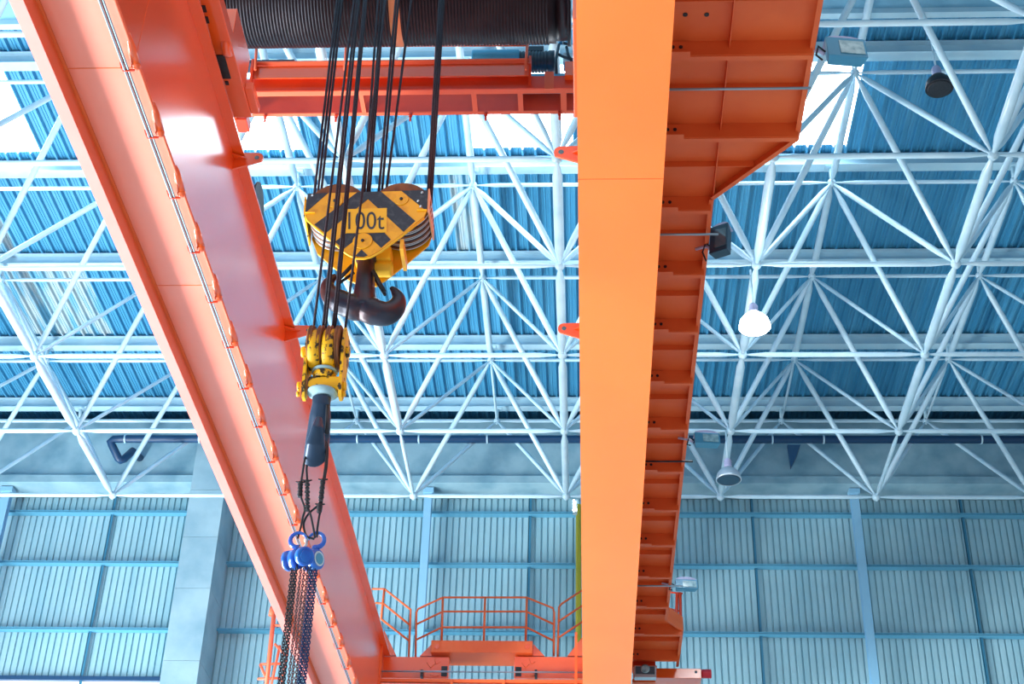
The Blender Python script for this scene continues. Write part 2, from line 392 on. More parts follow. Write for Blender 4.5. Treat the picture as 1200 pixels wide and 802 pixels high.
# weld seams on the left girder
for py in (80, 335):
    y = P(110, py, Z=GZ0).y; mb = MB(); mb.box((lx_line, y-.006, Z0-.003), (lx_in, y+.006, Z0-.0002)); mb.build('weld_seam', M['orange_m'], crane)
yv = P(165, 70, Z=GZ0).y; mb = MB(); mb.box((lx_in-.0198, yv-.006, Z0+.03), (lx_in-.017, yv+.006, Z1-.04)); mb.build('weld_seam', M['orange_m'], crane)
# bottom inner lip
mb = MB(); mb.tube([(lx_in-.012, YN, Z0+.008), (lx_in-.012, YE, Z0+.008)], .016, 8); mb.build('weld_bead', M['salmonr'], crane)
# cable run with clamp lugs under the left girder
cx = P(127.5, 50, Z=GZ0-.12).x; cx = P(220, 308, Z=GZ0-.1).x if False else P(207.5, 250, Z=GZ0-.1).x
mb = MB(); mb.tube([(cx, YN, Z0-.1), (cx, YE, Z0-.1)], .011, 8); mb.tube([(cx+.035, YN, Z0-.09), (cx+.035, YE, Z0-.09)], .011, 8)
mb.build('cable_run', [M['conduit']], crane); 
mb = MB(); mb.tube([(cx+.018, YN, Z0-.085), (cx+.018, YE, Z0-.085)], .010, 8); mb.build('cable_run', M['black'], crane)
ly = P(203, 232, Z=GZ0-.1).y; ly2 = P(226, 296, Z=GZ0-.1).y; stp = ly2-ly
k = -6
while ly+stp*k < YE-.2:
    y = ly+stp*k; k += 1
    if y < YN: continue
    mb = MB(); c0 = cx+.1
    mb.ball((c0, y, Z0-.03), .062, 12, 8, (.85, 1.0, .8)); mb.tube([(c0, y-.36, Z0+.04), (c0, y-.2, Z0+.02), (c0, y, Z0-.02)], [.03, .046, .05], 12)
    o = mb.build('clamp_lug', M['orange'], crane)
    mb = MB(); mb.box((cx-.02, y-.006, Z0-.112), (cx+.1, y+.006, Z0-.085)); mb.build('cable_clamp', M['red'], o)
    mb = MB(); mb.prism([(cx-.03, y-.02, Z0-.10), (cx-.07, y-.005, Z0-.0), (cx-.03, y-.02, Z0-.0)], (0, .02, 0)); mb.build('clamp_web', M['red'], o)
# lug plates on the top flange
def lug(px, py, z, sgn):
    p = P(px, py, Z=z); mb = MB(); L = .30
    pts = []
    for a in range(-90, 91, 15): pts.append((p.x+sgn*(L-.08)+sgn*.08*math.cos(math.radians(a)), p.y, p.z+.08*math.sin(math.radians(a))))
    outline = [(p.x-sgn*.12, p.y, p.z-.20)]+pts[3:]+[(p.x-sgn*.12, p.y, p.z+.09)]
    mb.prism(outline, (0, .025, 0)); mb.cur = 1
    mb._lathe(Vector((p.x+sgn*(L-.08), p.y-.004, p.z)), Vector((0, 1, 0)), [(0, .03), (.033, .03)], 14)
    mb.cur = 0
    mb.prism([(p.x-sgn*.14, p.y-.14, p.z-.02), (p.x+sgn*.1, p.y-.001, p.z-.02), (p.x-sgn*.14, p.y-.001, p.z-.02)], (0, 0, .02))
    mb.build('lifting_lug', [M['orange'], M['dlens']], crane)
lug(281, 185, GZ1-.05, 1); lug(344, 387, GZ1-.05, 1); lug(681, 178, GZ0+.4, -1); lug(681, 385, GZ0+.4, -1)
# right girder
rx0 = P(679.5, 401, Z=GZ0).x; rx1 = P(766, 401, Z=GZ0).x
rx0 = (P(677, 0, Z=GZ0).x+P(682, 802, Z=GZ0).x)/2; rx1 = (P(790, 0, Z=GZ0).x+P(740, 802, Z=GZ0).x)/2
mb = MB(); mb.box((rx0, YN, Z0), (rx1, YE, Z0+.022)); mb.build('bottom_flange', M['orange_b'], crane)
for xw in (rx0+.05, rx1-.06):
    mb = MB(); mb.box((xw, YN, Z0+.022), (xw+.014, YE, Z1-.03)); mb.build('girder_web', M['orange'], crane)
mb = MB(); mb.box((rx0-.0, YN, Z1-.03), (rx1+.03, YE, Z1)); mb.build('top_flange', M['orange'], crane)
y = P(730, 210, Z=GZ0).y; mb = MB(); mb.box((rx0, y-.006, Z0-.003), (rx1, y+.006, Z0-.0002)); mb.build('weld_seam', M['orange_m'], crane)
# trolley rails
for xr in (lx_top-.18, rx0+.12):
    mb = MB(); mb.box((xr-.04, YN, Z1+.001), (xr+.04, YE, Z1+.1)); mb.build('trolley_rail', M['silver'], crane)
# walkway under-structure
WZ = 12.2; ZW = WZ+CAM_H
wxo = P(962, 20, Z=WZ).x; wxn = (P(826, 300, Z=WZ).x+P(813, 450, Z=WZ).x+P(797, 620, Z=WZ).x)/3
xm = rx1-.04
yA = P(940, 166, Z=WZ).y; yA2 = P(836, 236, Z=WZ).y
yB1 = P(779, 728, Z=WZ).y; yB2 = P(801, 741, Z=WZ).y; xB = P(801, 741, Z=WZ).x
yEnd = P(798, 783, Z=WZ).y
outline = [(xm, YN), (wxo, YN), (wxo, yA), (wxn, yA2), (wxn, yB1), (xB, yB2), (xB, yEnd), (xm, yEnd)]
wk = MB(); wk.prism([(x, y, ZW+.16) for x, y in outline], (0, 0, .02)); walk = wk.build('walkway_plate', M['orange_m'], crane)
def edge_x(y):
    if y < yA: return wxo
    if y < yA2: return wxo+(wxn-wxo)*(y-yA)/(yA2-yA)
    if y < yB1: return wxn
    if y < yB2: return wxn+(xB-wxn)*(y-yB1)/(yB2-yB1)
    return xB
# outer fascia
for (a, b) in zip(outline[1:], outline[2:7]):
    a = Vector((*a, 0)); b = Vector((*b, 0)); d = (b-a).normalized(); nrm = Vector((-d.y, d.x, 0))
    if nrm.y == 0 and nrm.x > 0: nrm = -nrm
    if (Vector((xm, (a.y+b.y)/2, 0))-a).dot(nrm) < 0: nrm = -nrm
    mb = MB(); q = [a, b, b+nrm*.012, a+nrm*.012]; mb.prism([(p.x, p.y, ZW+.03) for p in q], (0, 0, .3))
    q = [a, b, b+nrm*.06, a+nrm*.06]; mb.prism([(p.x, p.y, ZW+.02) for p in q], (0, 0, .0099)); mb.build('fascia', M['orange_m'], crane)
# longitudinal rib
mb = MB(); mb.box((wxn-.012, YN, ZW+.05), (wxn, yA2, ZW+.159)); mb.build('walkway_rib', M['orange_m'], crane)
# cross brackets
ys = P(800, 445, Z=WZ).y; y2 = P(780, 594, Z=WZ).y; step = (y2-ys)/3
k = -14
while True:
    y = ys+k*step; k += 1
    if y > yEnd-.1: break
    if y < YN: continue
    x1 = edge_x(y+.02)-.03 if not (yA-.4 < y < yA) else edge_x(y)-.03
    mb = MB(); mb.box((xm+.12, y-.012, ZW-.06), (x1, y, ZW+.159)); mb.box((xm+.12, y-.001, ZW-.072), (x1, y+.07, ZW-.0601)); br = mb.build('cross_bracket', M['orange_m'], crane)
    mb = MB(); mb.box((xm-.05, y-.026, ZW-.08), (xm+.38, y-.0125, ZW+.14)); mb.box((xm-.05, y-.1, ZW-.09), (xm+.38, y-.0125, ZW-.08)); mb.cur = 1
    for dx in (.19, .28): mb._lathe(Vector((xm+dx, y-.04, ZW+.05)), Vector((0, 1, 0)), [(0, .022), (.013, .022)], 10)
    mb.build('bolted_tab', [M['orange_m'], M['black']], br)
    ym = y-step/2
    if ym > YN:
        x1 = edge_x(ym)-.03
        mb = MB(); mb.box((xm+.05, ym-.01, ZW+.07), (x1, ym, ZW+.159)); mb.build('thin_rib', M['orange_m'], crane)
    c = P(800, 105, Z=WZ-.02)
for py, pxr in ((105, 950), (275, 842), (541, 812), (687, 800)):
    a = P(780, py, Z=WZ-.05); b = P(pxr, py, Z=WZ-.05)
    mb = MB(); mb.tube([(xm, a.y, a.z), (b.x, a.y, a.z)], .016, 8); mb.tube([(xm+.06, a.y, a.z), (xm+.08, a.y-.1, a.z+.0), (xm+.02, a.y-.25, a.z+.02)], .012, 6)
    mb.build('conduit', M['conduit'] if py != 541 else M['black'], crane)
# bolt holes in the nearest bay
for px in (803, 828):
    p = P(px, 17, Z=WZ+.157); mb = MB(); mb._lathe(Vector((p.x, p.y, ZW+.15)), Vector((0, 0, 1)), [(0, .028), (.009, .028)], 14); mb.build('bolt_hole', M['black'], crane)

# ---- end carriage and far platform (plane Y about 32)
def rect(px0, py0, px1, py1, Y, dep, mb):
    a = P((px0+px1)/2, py0, Y=Y).z; b = P((px0+px1)/2, py1, Y=Y).z; x0 = P(px0, (py0+py1)/2, Y=Y).x; x1 = P(px1, (py0+py1)/2, Y=Y).x
    mb.box((x0, Y, min(a, b)), (x1, Y+dep, max(a, b))); return mb
YQ = 31.42
ec = MB(); rect(430, 770, 526, 795, YQ, .5, ec); e1 = ec.build('end_carriage', M['orange'], crane, bevel=.01)
mb = MB(); rect(517, 781, 524, 793, YQ-.01, .008, mb); mb.build('dark_slot', M['black'], e1)
ec = MB(); rect(602.5, 770, 690, 795, YQ, .5, ec); e2 = ec.build('end_carriage', M['orange'], crane, bevel=.01)
mb = MB(); rect(604, 782, 611, 793, YQ-.01, .008, mb); mb.build('dark_slot', M['black'], e2)
for (e, c, s) in ((e1, 509, 1), (e2, 620, -1)):      # weld marks
    mb = MB()
    for (a, b) in (((c-9, 777), (c-4, 783)), ((c-4, 783), (c, 779)), ((c, 772), (c+2, 779)), ((c+2, 779), (c+7, 776)), ((c-5, 791), (c, 793)), ((c, 793), (c+6, 792))):
        mb.tube([P(*a, Y=YQ-.004), P(*b, Y=YQ-.004)], .008, 6)
    mb.build('weld_mark', M['orange_m'], e)
cb = MB(); rect(505, 751, 624, 765, YQ-.12, .8, cb); c1 = cb.build('connecting_beam', M['orange_m'], crane, bevel=.01)
for (cxp) in (512, 618):
    p = P(cxp, 758, Y=YQ-.12); mb = MB(); mb._lathe(p+Vector((0, -.008, 0)), Vector((0, 1, 0)), [(0, .06), (.0078, .062)], 16); mb.build('pin_cap', M['orange'], c1)
for pts in (((492, 769), (506, 769), (506, 755)), ((624, 769), (638, 769), (625, 755)), ((447, 768), (464, 768), (450, 738)), ((665, 769), (684, 769), (684, 745))):
    mb = MB(); mb.prism([P(a, b, Y=YQ+.05) for a, b in pts], (0, .2, 0)); mb.build('gusset', M['orange'], crane)
# lower rail of the far walkway, conduit and posts
mb = MB(); rect(440, 796.5, 690, 800, YQ-.6, .1, mb); mb.build('platform_edge', M['orange_m'], crane)
mb = MB(); rect(440, 803, 690, 809, YQ-.6, .5, mb); mb.build('platform_plate', M['orange_m'], crane)
for px in (446, 529, 590, 675):
    mb = MB(); rect(px-1.5, 797 if px in (529, 590) else 742 if px == 446 else 741, px+1.5, 809, YQ-.62, .018, mb); mb.build('post', M['orange_m'], crane)
mb = MB(); mb.tube([P(437, 787, Y=YQ-.2), P(690, 788.5, Y=YQ-.2)], .02, 8); cc = mb.build('conduit', M['conduit'], crane)
for px in (494, 628):
    mb = MB(); rect(px-1.5, 785, px+1.5, 793, YQ-.19, .18, mb); mb.build('conduit_clamp', M['black'], cc)
# right end: carriage, buffer, junction box
ec = MB(); rect(742, 783.5, 822, 795, YQ-.3, .5, ec); e3 = ec.build('end_carriage', M['orange'], crane, bevel=.01)
p = P(815.5, 788, Y=YQ-.3); mb = MB(); mb._lathe(p+Vector((0, -.006, 0)), Vector((0, 1, 0)), [(0, .03), (.0055, .03)], 12); mb.build('pin_hole', M['black'], e3)
a = P(822, 790, Y=YQ-.1); b = P(833.5, 790, Y=YQ-.1); L = b.x-a.x
mb = MB(); mb._lathe(Vector((a.x, a.y, a.z)), Vector((1, 0, 0)), [(0, .09)]+[(L*(.1+.09*k), .105 if k % 2 else .09) for k in range(10)]+[(L, .09)], 18); mb.build('buffer', M['redr'], e3, label='red ribbed rubber buffer on the end')
mb = MB(); rect(741, 796, 768, 800, YQ-.35, .2, mb); mb.build('platform_edge', M['orange_m'], crane)
mb = MB(); rect(741, 771, 768, 783, YQ-.4, .3, mb); mb.build('carriage_cover', M['red'], crane)
# handrails at the far end
def rail(pts, r=.022): 
    mb = MB(); mb.tube(pts, r, 8); return mb
def Q(px, py, Y=YQ+.3): return P(px, py, Y=Y)
def handrail(tops, posts, mids, Y):
    mb = MB()
    for line in [tops]+mids: mb.tube([Q(*p, Y) for p in line], .024, 8)
    for (a, b) in posts: mb.tube([Q(*a, Y), Q(*b, Y)], .026, 8)
    return mb.build('handrail', M['orange_m'], crane)
handrail([(487, 770), (488, 718), (490, 714), (519, 700.5), (617, 700.5), (648, 713), (649.5, 718), (649, 769)],
         [((519, 700), (517.5, 751)), ((568.5, 700), (567, 751)), ((617.5, 700), (616, 751))],
         [[(488, 732), (519, 717), (617, 717), (649, 732)], [(488, 750), (518, 735.5), (617, 735.5), (648, 751)]], YQ+.35)
handrail([(436, 690.5), (450.5, 690.5), (481.5, 715), (481, 722), (479, 770)], [((450.5, 690), (446.5, 726))],
         [[(440, 707), (449, 707.5), (480.5, 733)], [(447, 726), (479, 751)]], YQ+.35)
handrail([(653.5, 770), (655, 712), (658, 708), (684, 691)], [],
         [[(654, 729), (684, 709)], [(654, 748), (684, 728)]], YQ+.35)
# ladder platform outside the left girder and the right end handrail
mb = MB()
Y = YQ-.3
for a, b, r in (((322, 712), (312, 806), .05), ((322, 712), (345, 740), .05), ((318, 733), (338, 734), .03), ((322, 755), (334, 768), .03), ((305, 779), (330, 778), .03), ((305, 779), (314, 800), .03), ((302, 796), (328, 795), .03), ((328, 757), (318, 802), .03), ((342, 735), (330, 802), .03), ((320, 712), (318, 722), .07)):
    mb.tube([P(*a, Y=Y), P(*b, Y=Y)], r, 8)
mb.build('ladder_frame', M['salmonr'], crane)
mb = MB(); Y = YQ-.2
for a, b, r in (((797, 695), (798, 742), .035), ((793.5, 696), (792, 740), .035), ((781, 694), (800, 696), .02), ((782, 713), (798, 717), .02), ((780, 723), (788, 723), .02), ((788, 723), (793, 733), .02)):
    mb.tube([P(*a, Y=Y), P(*b, Y=Y)], r, 8)
mb.build('handrail', M['red'], crane)

# ------------------------------------------------------------------ trolley
TY = 14.0
tr = thing('crane_trolley', 'red and orange hoist trolley riding on top of the two girders', 'trolley', (-2.2, TY, Z1+.1))
YD = 14.05; RD = .62
dl = P(263, 40, Y=YD); dr = P(669, 40, Y=YD)
# drum height so that its lower silhouette stands at y 50
zc = 14.15+CAM_H+RD*.9
mb = MB(); prof = [(0, RD+.05), (.04, RD+.05), (.041, RD+.0)]
Lx = dr.x-dl.x; h = .08; 
while h < Lx-.3:
    prof += [(h, RD), (h+.012, RD+.018), (h+.024, RD+.018), (h+.036, RD)]; h += .042
prof += [(Lx-.2, RD), (Lx-.199, RD-.03), (Lx-.05, RD-.03), (Lx-.049, RD+.04), (Lx, RD+.04)]
drum = mb._lathe(Vector((dl.x, YD, zc)), Vector((1, 0, 0)), prof, 64).build('rope_drum', M['drum'], tr)
# plain middle band
x = P(465, 30, Y=YD).x; mb = MB(); mb._lathe(Vector((x-.07, YD, zc)), Vector((1, 0, 0)), [(0, RD+.02), (.14, RD+.02)], 64); mb.build('centre_band', M['peach'], drum)
# side frames
xL = lx_top-.05
sx = P(285, 100, Y=14.9).x
mb = MB()
YF = 15.2
mb.prism([P(232, -30, Y=13.4), P(268, -30, Y=13.4), P(280, 50, Y=13.9), P(286, 110, Y=14.9), P(275, 118, Y=14.9)], (.12, 0, .0)); 
mb = MB()
xs0 = P(262, 30, Y=YD).x
yF = P(285, 138, Z=GZ1+.16).y; xF = P(268, 40, Z=GZ1+.16).x; xF2 = P(297, 110, Z=GZ1+.16).x
mb.box((lx_top-.06, 11.6, Z1+.16), (xF, yF, Z1+.34)); mb.box((xF, 13.55, Z1+.18), (xF2, yF-.05, Z1+.3)); mb.box((lx_top-.06, 12.9, Z1+.341), (xF-.05, yF-.3, Z1+.9)); sfm = mb.build('side_frame', M['orange'], tr, bevel=.01)
for (px, py, w_, h_) in ((238, 10, .035, .05), (241, 23, .035, .05), (262, 78, .05, .2), (266, 97, .02, .03)):
    q = P(px, py, Z=GZ1+.158); mb = MB(); mb.box((q.x-w_, q.y-h_, Z1+.145), (q.x+w_, q.y+h_, Z1+.159)); mb.build('dark_slot', M['black'], sfm)
q = P(263, 58, Z=GZ1+.15); mb = MB(); mb._lathe(Vector((q.x-.02, q.y, Z1+.22)), Vector((1, 0, 0)), [(0, .13), (.05, .15), (.1, .13)], 24); mb.build('bearing_cap', M['orange'], sfm)
xw = lx_top-.18
for y in (13.0, 16.0):
    mb = MB(); mb._lathe(Vector((xw-.06, y, Z1+.1+.26)), Vector((1, 0, 0)), [(0, .3), (.02, .3), (.021, .26), (.10, .26), (.101, .3), (.12, .3)], 32); mb.build('wheel', M['black'], tr)
    mb = MB(); mb._lathe(Vector((rx0+.06, y, Z1+.1+.26)), Vector((1, 0, 0)), [(0, .3), (.02, .3), (.021, .26), (.10, .26), (.101, .3), (.12, .3)], 32); mb.build('wheel', M['black'], tr)
mb = MB(); mb.box((xs0-.08, 14.6, Z1-.02), (xs0+.02, 15.2, Z1+.5)); mb.build('bearing_block', M['black'], tr)
mb = MB(); mb.box((rx0-.06, 12.4, Z1+.14), (rx0+.06, P(676, 138, Z=GZ1+.14).y, Z1+.95)); mb.build('side_frame', M['orange'], tr, bevel=.01)
# cross beam A (face y 75-90, underside to 104)
YA = 15.35
def bx(px0, py0, px1, py1, Y, dep, name, m, parent=tr, **kw):
    mb = MB(); rect(px0, py0, px1, py1, Y, dep, mb); return mb.build(name, M[m], parent, **kw)
bx(297, 76, 622, 90, YA, .02, 'cross_beam', 'orange')
a = P(600, 90, Y=YA).z; x0 = P(283, 95, Y=YA).x; x1 = P(672, 95, Y=YA).x
mb = MB(); x0b = P(297, 85, Y=YA).x; x1b = P(622, 85, Y=YA).x; zt = P(450, 75, Y=YA).z
mb.box((x0b, YA-.06, zt), (x1b, YA+.2, zt+.02)); mb.build('beam_flange', M['salmonr'], tr)
# plates at the ends of beam A
for px in (297, 620):
    a_ = P(px, 70, Y=YA); mb = MB(); mb.prism([(a_.x, YA-.09, zt+.04), (a_.x, YA-.09, zt-.12), (a_.x, YA+.02, zt-.42), (a_.x, YA+.05, zt+.04)], (.035, 0, 0)); mb.build('end_plate', M['red'], tr)
# lower deep beam behind: face y 90..104 red
bx(283, 91, 676, 105, YA+.1, .02, 'cross_beam', 'red')
# frame B: bottom ladder frame seen from below
ZF = P(450, 135, Y=16.2).z
yb0 = P(450, 106.5, Z=ZF-CAM_H).y; yb1 = P(450, 135.5, Z=ZF-CAM_H).y
bw = .07
xl_, xr_ = P(281, 120, Z=ZF-CAM_H).x, P(680, 120, Z=ZF-CAM_H).x
def hb(x0, x1, y0, y1, name, m, zt=.02): 
    mb = MB(); mb.box((x0, y0, ZF), (x1, y1, ZF+zt)); return mb.build(name, M[m], tr)
hb(xl_, xr_, yb0, yb0+.09, 'frame_flange', 'salmonr'); hb(xl_, xr_, yb1-.06, yb1, 'frame_flange', 'salmonr')
mb = MB(); mb.box((xl_, yb1-.04, ZF+.021), (xr_, yb1-.025, ZF+.38)); mb.build('frame_web', M['red'], tr)
mb = MB(); mb.box((xl_, yb0+.04, ZF+.021), (xr_, yb0+.055, ZF+.2)); mb.build('frame_web', M['red'], tr)
for pxa, pxb in ((286, 294), (422, 427), (553, 559), (607, 613), (657, 664)):
    xa_ = P(pxa, 120, Z=ZF-CAM_H).x; xb_ = P(pxb, 120, Z=ZF-CAM_H).x
    mb = MB(); mb.box((xa_, yb0+.091, ZF+.002), (xb_, yb1-.061, ZF+.02)); mb.box(((xa_+xb_)/2-.008, yb0+.06, ZF+.0205), ((xa_+xb_)/2+.008, yb1-.042, ZF+.2)); mb.build('frame_stiffener', M['salmonr'], tr)
for px in (312, 395, 482, 570, 656):
    p = P(px, 137, Z=ZF-CAM_H); mb = MB(); mb.tube([(p.x, yb1-.05, ZF-.001), (p.x, yb1-.05, ZF-.07)], .025, 8); mb.tube([(p.x, yb1-.05, ZF-.07), (p.x, yb1-.05, ZF-.15)], .016, 8); mb.build('stud_bolt', M['red'], tr)
# roller block at left
p = P(284, 122, Z=ZF-CAM_H); mb = MB(); mb._lathe(Vector((p.x-.05, p.y, ZF)), Vector((1, 0, 0)), [(0, .06), (.01, .1), (.08, .1), (.09, .06)], 20); mb.build('guide_roller', M['silver'], tr)
p = P(287, 150, Z=ZF-CAM_H); mb = MB(); mb.box((p.x-.16, p.y-.2, ZF-.02), (p.x+.06, p.y+.08, ZF+.14)); mb.build('rail_sweep', M['red'], tr, bevel=.01)
mb = MB(); mb.box((p.x-.2, 14.7, ZF+.0), (p.x-.08, p.y-.1, ZF+.16)); mb.build('side_frame', M['orange'], tr)
# handrail of the trolley
mb = MB(); Yh = YA+.3
mb.tube([P(300, 54.5, Y=Yh), P(619, 53.5, Y=Yh)], .012, 8)
for px in (301, 406, 512, 618): mb.tube([P(px, 48, Y=YA-.08), P(px-2, 82, Y=YA-.08)], .02, 8)
mb.tube([P(300, 54.5, Y=YA-.08), P(619, 53.5, Y=YA-.08)], .012, 8)
mb.build('handrail', M['salmonr'], tr)
bx(275, 70, 345, 74, YA+.5, .2, 'cable_tray', 'motor')
# motors
Ym = 15.9
a = P(553, 67, Y=Ym); b = P(608, 67, Y=Ym); mb = MB(); mb._lathe(a, Vector((1, 0, 0)), [(0, .09), (.02, .105), (b.x-a.x, .105), (b.x-a.x+.01, .08)], 24); mb.build('gear_motor', M['lblue'], tr, label='light blue cylindrical gear motor')
a = P(608, 73, Y=Ym+.1); b = P(650, 73, Y=Ym+.1); mb = MB(); L = b.x-a.x
pf = [(0, .12)]
for k in range(9): pf += [(L*.03+L*.09*k, .16), (L*.03+L*.09*k+.02, .16), (L*.03+L*.09*k+.021, .145)]
mb._lathe(a, Vector((1, 0, 0)), pf+[(L*.86, .165), (L, .165)], 24); mb.box((a.x+.12, Ym, a.z+.13), (a.x+.36, Ym+.2, a.z+.22)); mb.build('hoist_motor', M['motor'], tr, label='dark ribbed electric motor')
bx(606, 86, 672, 89, Ym-.1, .4, 'motor_base', 'lblue')
bx(638, 84, 649, 104, YA-.1, .02, 'bracket_plate', 'salmonr'); bx(662, 72, 676, 88, YA-.0, .2, 'bracket_plate', 'orange')
for k, (a_, b_) in enumerate((((655, 52), (652, 86)), ((660, 50), (668, 52)), ((664, 55), (672, 75)), ((655, 64), (671, 70)))):
    mb = MB(); mb.tube([P(*a_, Y=Ym-.2), P((a_[0]+b_[0])/2-2, (a_[1]+b_[1])/2, Y=Ym-.25), P(*b_, Y=Ym-.2)], .022, 8); mb.build('brake_hose', M['motor'], tr)
bx(660, 62, 671, 72, Ym-.15, .2, 'brake_unit', 'silver')

# ------------------------------------------------------------------ ropes
YM, YX = 13.3, 12.55
def rope(px, py, ptop, Y, lab, grp, r=.0155):
    p = P(px, py, Y=Y); q = P(ptop, 0, Y=Y); d_ = q-p; q = p+d_*1.08; p = p-d_*(.1 if Y > 13 else .03); o = MB().tube([p, q], r, 8).build('wire_rope', M['rope'])
    tag(o, lab, 'rope', grp); return o
ml = ['first', 'second', 'third', 'fourth', 'fifth', 'sixth', 'seventh', 'eighth', 'ninth', 'tenth', 'eleventh', 'twelfth']
for k, (px, pt, dy) in enumerate(((368.5, 395, 0), (372.5, 398, .1), (376.3, 401, .05), (427, 443, 0), (430.5, 447, .12), (433, 450, .05), (443.8, 464, 0), (447.5, 467, .1), (452.3, 482, .04), (501.5, 515, .0), (504, 517.5, .06), (506, 520, .12))):
    rope(px, 226, pt, YM+dy-.03, 'dark wire rope holding the large yellow 100t block, %s from the left' % ml[k], 'main hoist wire ropes')
for k, (px, pt, dy) in enumerate(((367, 415, 0), (378, 418, .0), (381, 421, .08), (389.7, 427, 0), (392.3, 429.5, .05), (404.3, 452, .0))):
    rope(px, 388, pt, YX+dy-.03, 'dark wire rope running down in front to the small yellow block, %s from the left' % ml[k], 'auxiliary hoist wire ropes', r=.014)

# ------------------------------------------------------------------ main hook block
pc = P(432, 260, Y=YM)
hb_ = thing('hook_block', 'large yellow and black striped 100t hook block with dark double hook', 'hook block', (pc.x, YM, pc.z-.3))
YFp = YM-.24
def bp(cx_, cy_, Y=YFp): return P(350+cx_/7.06, 200+cy_/7.06, Y=Y)
outl = [(75, 192), (1073, 162), (1062, 330), (1035, 382), (850, 530), (680, 655), (600, 702), (540, 716), (480, 714), (420, 690), (365, 652), (75, 402), (55, 350)]
mb = MB(); mb.prism([bp(*p) for p in outl], (0, .025, 0)); mb.cur = 1
e = .003
def patch(pts, m, lift=e):
    mb.cur = m; mb.prism([bp(*p)+Vector((0, -lift, 0)) for p in pts], (0, lift-.0005, 0))
patch([(75, 192), (245, 186), (62, 345), (56, 345)], 1)
patch([(485, 180), (680, 173), (965, 418), (868, 508), (575, 237), (222, 520), (130, 448)], 1)
patch([(850, 168), (1072, 162), (1062, 328), (1050, 330)], 1)
patch([(395, 520), (535, 520), (372, 650), (300, 590)], 1, .0032)
patch([(555, 520), (710, 515), (762, 572), (682, 640)], 1, .0032)
patch([(520, 655), (572, 703), (540, 715), (480, 713), (468, 706)], 1)
patch([(395, 322), (730, 312), (728, 512), (380, 518)], 2, .006)
front = mb.build('front_plate', [M['yellow'], M['stripe'], M['yellow_l']], hb_)
# pale edge bar under the front plate
mb = MB(); mb.tube([bp(*p)+Vector((0, .012, -.008)) for p in [(58, 365), (75, 405), (365, 655), (420, 694), (480, 718), (540, 720), (602, 706), (682, 660), (852, 534), (1038, 386)]], .014, 6); mb.build('edge_bar', M['yellow_l'], hb_)
# text
cu = bpy.data.curves.new('t', 'FONT'); cu.body = '100t'; cu.size = 1; cu.extrude = .0; cu.offset = .0
to = bpy.data.objects.new('t', cu); COL.objects.link(to); dg = bpy.context.evaluated_depsgraph_get()
me = bpy.data.meshes.new_from_object(to.evaluated_get(dg)); bpy.data.objects.remove(to)
vx = [v.co.x for v in me.vertices]; vy = [v.co.y for v in me.vertices]
c0, c1_, c2, c3 = bp(411, 490), bp(708, 490), bp(411, 345), bp(708, 345)
for v in me.vertices:
    u = (v.co.x-min(vx))/(max(vx)-min(vx)) if False else (v.co.x-vx_min)/(vx_max-vx_min) if False else None
    break
mnx, mxx, mny, mxy = min(vx), max(vx), min(vy), max(vy)
for v in me.vertices:
    u = (v.co.x-mnx)/(mxx-mnx); w = (v.co.y-mny)/(mxy-mny)
    q = (c0*(1-u)+c1_*u)*(1-w)+(c2*(1-u)+c3*u)*w; v.co = (q.x, q.y-.0085, q.z)
me.materials.clear(); me.materials.append(M['stripe']); lt = bpy.data.objects.new('capacity_lettering', me); COL.objects.link(lt); par(lt, hb_); lt['label'] = 'dark painted lettering 100t'
for (a, b, r) in ((300, 255, 70), (850, 240, 62), (530, 585, 82)):
    p = bp(a, b); mb = MB(); mb._lathe(p+Vector((0, -.012, 0)), Vector((0, 1, 0)), [(0, r/7.06*.0088), (.0075, r/7.06*.0094)], 28); mb.cur = 1; mb._lathe(p+Vector((0, -.03, 0)), Vector((0, 1, 0)), [(0, .014), (.017, .02)], 8)
    mb.build('axle_cap', [M['yellow'], M['black']], hb_)
for (a, b) in ((115, 208), (1022, 185), (990, 255), (1010, 300)):
    p = bp(a, b); mb = MB(); mb._lathe(p+Vector((0, -.02, 0)), Vector((0, 1, 0)), [(0, .01), (.015, .018)], 6); mb.build('bolt_head', M['silver'], hb_)
# back plate (same outline, wider at the lower corners)
mb = MB(); YBk = YM+.24
def bpk(p): q = bp(*p); return Vector((q.x, YBk, q.z))
mb.prism([bpk(p) for p in [(75, 200), (1073, 170), (1068, 330), (1040, 400), (850, 560), (680, 690), (600, 740), (480, 745), (365, 690), (100, 470), (55, 350)]], (0, .025, 0)); mb.build('back_plate', M['yellow'], hb_)
# end covers
mb = MB(); a = bp(1073, 160); b = bp(1062, 345)
mb.prism([(a.x, YM-.26, a.z), (a.x, YM+.24, a.z), (b.x+.02, YM+.24, b.z-.02), (b.x+.005, YM-.26, b.z)], (.018, 0, 0)); mb.build('end_cover', M['peach'], hb_, label='peach coloured end cover plate')
mb = MB(); a = bp(58, 200); b = bp(50, 350); mb.prism([(a.x, YM-.21, a.z), (a.x, YM+.24, a.z), (b.x, YM+.24, b.z-.1), (b.x, YM-.21, b.z)], (-.018, 0, 0)); mb.build('end_cover', M['ywear'], hb_)
for (a, b) in ((95, 352), (1020, 330)):
    p = bp(a, b); mb = MB(); mb.box((p.x-.055, YFp-.02, p.z-.004), (p.x+.055, YFp-.001, p.z+.004)); mb.build('stop_bar', M['yellow_l'], hb_)
